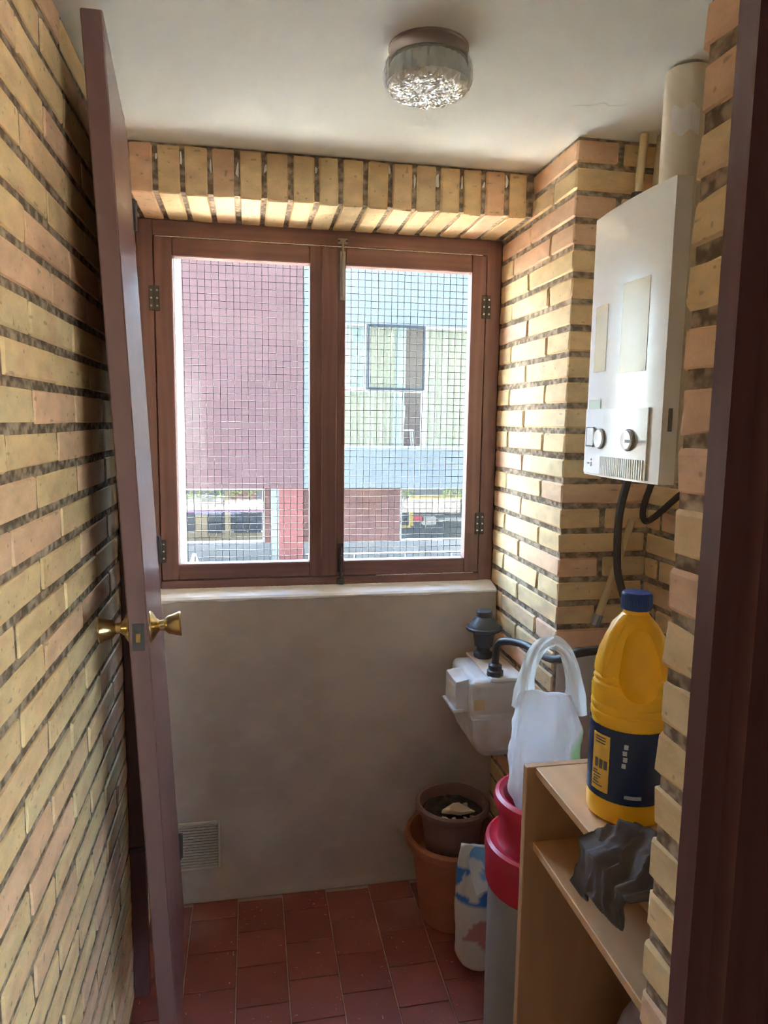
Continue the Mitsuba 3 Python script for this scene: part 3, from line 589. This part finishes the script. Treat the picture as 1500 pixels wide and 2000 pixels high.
jug = thing('bleach_jug', 'yellow plastic jug with blue cap and navy label on the shelf top', 'jug')
add('body', jb, 'yellow', jug, smooth=28)
add('handle', tube([np.array(hp(o, 0, z)) + [jx, jy, jz] for o, z in ((.053, .246), (.0545, .262), (.052, .290), (.043, .318), (.030, .338), (.020, .346))], [.0115, .012, .012, .012, .011, .010], 16, 6), 'yellow', jug, smooth=40)
add('cap', cat(lathe([(0, .362), (.0245, .362), (.0245, .388), (.0225, .391), (0, .391)], (jx, jy, jz), 40), *[tube([(jx + .0246 * math.cos(a), jy + .0246 * math.sin(a), jz + .364), (jx + .0246 * math.cos(a), jy + .0246 * math.sin(a), jz + .387)], .0011, 6) for a in np.linspace(0, 6.28, 32, endpoint=False)]), 'cap_blue', jug, smooth=35)
def wrap(a0, a1, z0, z1, r, n=24): return sheet(np.array([[(jx + r * math.cos(math.radians(a)), jy + r * math.sin(math.radians(a)), jz + z) for a in np.linspace(a0, a1, n)] for z in (z0, z1)]), .0008)
lb = add('label', wrap(60, 390, .040, .166, R - .0005, 60), 'navy', jug, smooth=40, label='navy blue wrap label')
add('panel', wrap(183, 214, .052, .152, R + .0004), 'label_yellow', lb, smooth=40)
lines = [wrap(186 + rnd.uniform(0, 3), 186 + 3 + rnd.uniform(6, 16), z, z + .0018, R + .0012, 6) for z in np.linspace(.060, .085, 6)] + [wrap(a, a + 5.5, .092 + rnd.uniform(-.001, .001), .108, R + .0012, 4) for a in (190, 198, 206)] + [wrap(188 + rnd.uniform(0, 4), 207, z, z + .002, R + .0012, 6) for z in (.136, .141, .146)]
for q in lines: add('print', q, 'mark', lb)
for q in [wrap(238, 262, .052, .058, R + .0004), wrap(285, 300, .046, .062, R + .0004)] + [wrap(232 + d, 238 + d, z, z + .008, R + .0004, 4) for d, z in ((0, .105), (1.5, .116), (.5, .127), (2, .138))]: add('print', q, 'label_grey', lb)

# dark rag over the edge of the shelf top
na, nb = 46, 40; P3 = np.zeros((na, nb, 3))
for i in range(na):
    for j in range(nb):
        a, b = i / (na - 1), j / (nb - 1)                       # a along the shelf edge, b from shelf top outwards and down
        y = .825 + .165 * a; s = .155 * b
        lip = .11
        if s < lip: x, z = .650 - s, .991 + .050 * math.sin(min(1, b * 1.5) * 3.1) * (0.35 + .65 * abs(math.sin(a * 2.6 + .5)))
        else: q = s - lip; x, z = .531 - .25 * q, .988 - q * (.8 + .9 * a)
        n1 = meshkit.fbm(np.array([[a * 4.5, b * 4.5, 2.]]), 3, 6)[0] - .5; n2 = 0.5 - abs(meshkit.noise(np.array([[a * 7 + b * 3, b * 2., 5.]]), 2)[0] - .5) * 2
        P3[i, j] = (x - .02 * n1 - .010 * n2 - (.012 if s >= lip else 0), y + .022 * n1, max(z + .04 * n1 + .014 * n2, .991 if s < lip - .01 else -1))
tag(add('rag', sheet(P3, .003), 'cloth', smooth=True), 'dark grey rag lying crumpled over the front edge of the shelf top', 'cloth')
th = np.linspace(0, 2 * np.pi, 60, endpoint=False); rings = []
for f in np.linspace(-1.57, 1.57, 30):
    q = np.stack([np.cos(f) * np.cos(th), np.cos(f) * np.sin(th), np.full(60, math.sin(f))], -1); n1 = meshkit.fbm(q * 2.2 + 4, 3, 12) - .5
    q = q * (1 + .35 * n1)[:, None]; rings.append(np.array([.765, 1.005, .335]) + q * [.165, .185, .27])
mv = skin(rings); mv.vertices[:, 2] = np.maximum(mv.vertices[:, 2], .0815)
tag(add('bundle', mv, 'lavender', smooth=True), 'lavender grey bundle lying on the lowest shelf', 'bundle')

# ------------------------------------------------------------------ ventilation grille on the parapet
vg = thing('ventilation_grille', 'cream slatted ventilation grille low on the parapet', 'ventilation grille')
vx0, vx1, vz0, vz1, yv = -.262, -.112, .128, .300, YP
add('frame', cat(cbox(vx0, vx0 + .008, yv - .010, yv - .0005, vz0, vz1), cbox(vx1 - .008, vx1, yv - .010, yv - .0005, vz0, vz1), cbox(vx0 + .008, vx1 - .008, yv - .010, yv - .0005, vz1 - .010, vz1), cbox(vx0 + .008, vx1 - .008, yv - .010, yv - .0005, vz0, vz0 + .008)), 'vent', vg)
add('backing', box(vx0 + .006, vx1 - .006, yv - .0025, yv - .001, vz0 + .006, vz1 - .006), 'vent_back', vg)
for i in range(15):
    z = vz0 + .013 + i * .0102
    add('slat', hull([(x, y, zz) for x in (vx0 + .009, vx1 - .009) for y, zz in ((yv - .009, z), (yv - .0088, z + .0015), (yv - .003, z + .0035), (yv - .003, z + .0045))]), 'vent', vg)

# ------------------------------------------------------------------ outside: street and the building opposite
struct('floor_reflector', hull([(x, y, z) for z in (-1.3, -1.10) for x, y in ((-0.42, 3.7), (0.42, 3.7), (-0.35, 6.8), (-1.65, 6.8))]), 'reflector_path', 'added white strip on the street reflecting sun into the room')  # unseen reflector, laid to throw sunlight through the window
struct('wall_sun_block', box(6.5, 6.8, 6.9, 13.6, -1.2, 13), 'reveal', 'added dark wall that keeps the sun off the far street')  # unseen wall, put in to shade the street and the facade
struct('ground', box(-25, 30, 2.68, 40, -1.35, -1.15), 'concrete', 'concrete ground of the street')
YB = 14.0
bd = thing('building', 'pink and white building across the street', 'building')
def fac(name, x0, x1, z0, z1, m, dy=0.0, th=0.12, parent=None, **k): return add(name, cbox(x0, x1, YB - dy - th + .12, YB + .12, z0, z1, .006), m, parent or bd, **k)
add('pink_wall', cbox(-7, 1.03, YB, YB + .3, .325, 5.2, .01), 'pink_wall', bd)
add('white_wall', cat(cbox(1.04, 9, YB + .02, YB + .3, 3.56, 5.2, .01), cbox(1.04, 1.17, YB + .02, YB + .3, 1.12, 3.56, .01)), 'white_wall', bd)
add('white_band', cbox(1.04, 9, YB + .005, YB + .3, .325, 1.12, .01), 'white_wall', bd)
add('column', cbox(.56, 1.03, YB, YB + .3, -1.2, .325, .01), 'salmon', bd, label='salmon coloured column')
add('pilaster', cbox(.40, .56, YB + .03, YB + .3, -1.2, .325, .01), 'mint', bd, label='pale mint strip beside the column')
add('brown_wall', cat(cbox(.275, .40, YB + .05, YB + .3, -1.2, .325, .01), cbox(1.03, 3.02, YB + .05, YB + .3, -.775, .325, .01)), 'brown_wall', bd, label='dull brown ground floor wall')
add('plinth', cat(cbox(-7, .40, YB + .02, YB + .3, -1.2, -.775, .01), cbox(1.03, 9, YB + .02, YB + .3, -1.2, -.775, .01)), 'grey_wall', bd, label='grey plinth')
def frame4(x0, x1, z0, z1, w, y, d): return cat(cbox(x0, x0 + w, y, y + d, z0, z1), cbox(x1 - w, x1, y, y + d, z0, z1), cbox(x0 + w, x1 - w, y, y + d, z0, z0 + w), cbox(x0 + w, x1 - w, y, y + d, z1 - w, z1))
def pane(x0, x1, z0, z1, y, parent): add('pane', (np.array([(x0, y, z0), (x1, y, z0), (x1, y, z1), (x0, y, z1)]), np.array([[0, 1, 2, 3]])), 'pane', parent)
def curtain(x0, x1, z0, z1, y, m, parent, amp=.035):
    xs = np.linspace(x0, x1, max(12, int((x1 - x0) * 90))); P3 = np.array([[(x, y + amp * math.sin(x * 38 + 2 * math.sin(x * 9)) + .3 * amp * math.sin(x * 91), z) for x in xs] for z in (z0, z1)])
    add('curtain', sheet(P3), m, parent, smooth=True)
def win(x0, x1, z0, z1, m='frame_white', w=.045, dy=0.03):
    k = add('window', frame4(x0, x1, z0, z1, w, YB + dy, .06), m, bd); pane(x0 + w, x1 - w, z0 + w, z1 - w, YB + dy + .03, k); return k
add('room', cat(box(1.1, 8, YB + .9, YB + .95, .9, 3.7), box(1.1, 8, YB + .35, YB + .9, .95, 1.1), box(1.1, 8, YB + .35, YB + .9, 3.56, 3.7)), 'room_dark', bd)
a = win(1.17, 1.86, 2.32, 3.56); curtain(1.19, 1.84, 2.34, 3.55, YB + .22, 'curtain', a)
a = win(1.17, 2.26, 2.32, 3.56) if False else a
b = win(1.84, 2.28, 2.29, 3.57); curtain(1.88, 2.25, 2.33, 3.55, YB + .22, 'curtain_blue', b)
c = win(2.30, 3.46, 2.30, 3.55, 'frame_blue', .035, -.02); curtain(2.33, 3.04, 2.33, 3.54, YB + .25, 'curtain', c); curtain(2.90, 3.12, 2.33, 3.54, YB + .22, 'curtain_blue', c)
d = win(3.46, 5.6, 1.13, 3.56); curtain(3.50, 5.5, 1.15, 3.55, YB + .22, 'curtain', d)
e = win(1.17, 3.46, 1.13, 2.29); curtain(1.20, 2.86, 1.15, 2.27, YB + .22, 'curtain', e); curtain(2.84, 3.10, 1.15, 2.27, YB + .24, 'curtain_blue', e)
ch_ = thing('chair', 'white curved chair seen between the curtains of the opposite window', 'chair')
add('backrest', tube([(3.16, YB + .50, 2.00), (3.13, YB + .48, 1.80), (3.10, YB + .46, 1.62), (3.09, YB + .44, 1.50)], [.025, .05, .06, .05], 10, 5), 'frame_white', ch_, smooth=40)
add('seat', rbox(3.06, 3.34, YB + .30, YB + .55, 1.46, 1.51, .02), 'frame_white', ch_, smooth=35)
for dx in (3.09, 3.31):
    for dy in (.33, .52): add('leg', tube([(dx, YB + dy, 1.46), (dx + (.03 if dx > 3.2 else -.03), YB + dy, 1.10)], .012, 8), 'frame_white', ch_)
# shop windows on the ground floor
f = win(-2.6, .275, -.755, .325, 'frame_white', .04, .04)
add('shop_interior', box(-2.8, .3, YB + .75, YB + .8, -.8, .4), 'shop_teal', f)
add('counter', cat(box(-2.8, .3, YB + .5, YB + .7, -.8, -.62)), 'shop_tan', f)
add('pillar', cat(box(-.50, -.40, YB + .30, YB + .40, -.76, .32), box(-1.08, -.86, YB + .42, YB + .5, -.7, -.25)), 'shop_tan', f)
for x in (-.84, -.33, -.05):
    for z in (-.62, -.38): add('shelf_box', box(x, x + .26, YB + .45, YB + .55, z, z + .2), 'shop_navy', f)
add('reflected_roof', cat(box(-2.8, -1.0, YB + .4, YB + .5, -.02, .16), *[box(-1.0 + .1 * i, -.9 + .1 * i, YB + .4, YB + .5, .0 + .012 * i, .155 - .006 * i) for i in range(5)]), 'shop_white', f)  # white roof shape built in place of a reflection in the pane
add('picture', box(-.38, .12, YB + .42, YB + .5, -.10, .30), 'brown_wall', f)
key = add('neon_tube', tube([(-2.6, YB + .02, -.135), (.25, YB + .02, -.122)], .011, 8), 'mark', f, label='glowing purple neon line')
scene[key]['emitter'] = {'type': 'area', 'radiance': rgb(.016, .0022, .030)}
g = win(3.02, 5.4, -.775, .325, 'frame_white', .03, .04)
add('shop_interior', box(2.9, 5.6, YB + .75, YB + .8, -.85, .4), 'shop_teal', g)
add('yellow_frame', cat(box(3.28, 3.36, YB + .3, YB + .36, -.5, .12), box(3.28, 5.2, YB + .3, YB + .36, .06, .14), box(3.04, 3.30, YB + .3, YB + .36, -.55, -.5)), 'shop_yellow', g)
for i in range(2):
    for z in (-.45, -.28, -.10): add('shelf_box', box(3.06 + .11 * i, 3.14 + .11 * i, YB + .4, YB + .46, z, z + .10), 'shop_navy', g)
add('table', cat(box(3.9, 5.4, YB + .25, YB + .6, -.42, -.38), rbox(3.58, 3.86, YB + .3, YB + .5, -.50, -.32, .03)), 'shop_white', g)
add('box', box(3.38, 3.55, YB + .3, YB + .45, -.42, -.30), 'shop_red', g)
for i in range(6): add('poster', box(3.85 + .22 * i, 4.0 + .22 * i, YB + .5, YB + .55, -.20, .02), 'shop_white', g)
def leaves(x0, x1, z0, z1, y, n, seed):
    r = random.Random(seed); out = []
    for _ in range(n):
        x, z = r.uniform(x0, x1), z1 - (z1 - z0) * r.random() ** 1.6; a = r.uniform(0, 6.28); s = r.uniform(.025, .05)
        u, v = np.array([math.cos(a), r.uniform(-.5, .5), math.sin(a)]) * s, np.array([-math.sin(a), r.uniform(-.5, .5), math.cos(a)]) * s * .4; o = np.array([x, y + r.uniform(-.08, .08), z])
        out.append(trimesh.Trimesh([o - u, o + v, o + u, o - v], [[0, 1, 2], [0, 2, 3]], process=False))
    return cat(*out)
labels[add('foliage', leaves(-2.5, .2, .14, .32, YB + .3, 260, 1), 'leaf', f)] = {'kind': 'stuff', 'label': 'green leaves behind the shop glass standing in for reflected trees'}  # leaves modelled in place of tree reflections in the pane
labels[add('foliage', cat(leaves(3.1, 3.35, .05, .3, YB + .25, 30, 2), leaves(3.95, 4.5, -.02, .31, YB + .25, 120, 3)), 'leaf', g)] = {'kind': 'stuff', 'label': 'green leaves hanging in the right shop window'}
rl = thing('railing', 'thin white railing in front of the opposite building', 'railing')
add('rail', tube([(1.05, 13.4, -.90), (5.5, 13.4, -.90)], .014, 8), 'frame_white', rl)
for x in (1.10, 1.98, 3.0, 3.95, 4.9): add('post', tube([(x, 13.4, -1.15), (x, 13.4, -.90)], .011, 8), 'frame_white', rl)
cone = []
for i in range(16):
    a = 6.28 * i / 16; cone.append(tube([(-.70 + .02 * math.cos(a), 9 + .02 * math.sin(a), -.02), (-.70 + .05 * math.cos(a), 9 + .05 * math.sin(a), -.12), (-.70 + .15 * math.cos(a), 9 + .15 * math.sin(a), -.36)], .004, 5, 3))
nt = thing('net_tree', 'white cone of cords standing on a post in the street', 'decoration')
add('cords', cat(*cone), 'frame_white', nt); add('post', tube([(-.70, 9, -1.16), (-.70, 9, -.02)], .02, 8), 'shop_tan', nt)
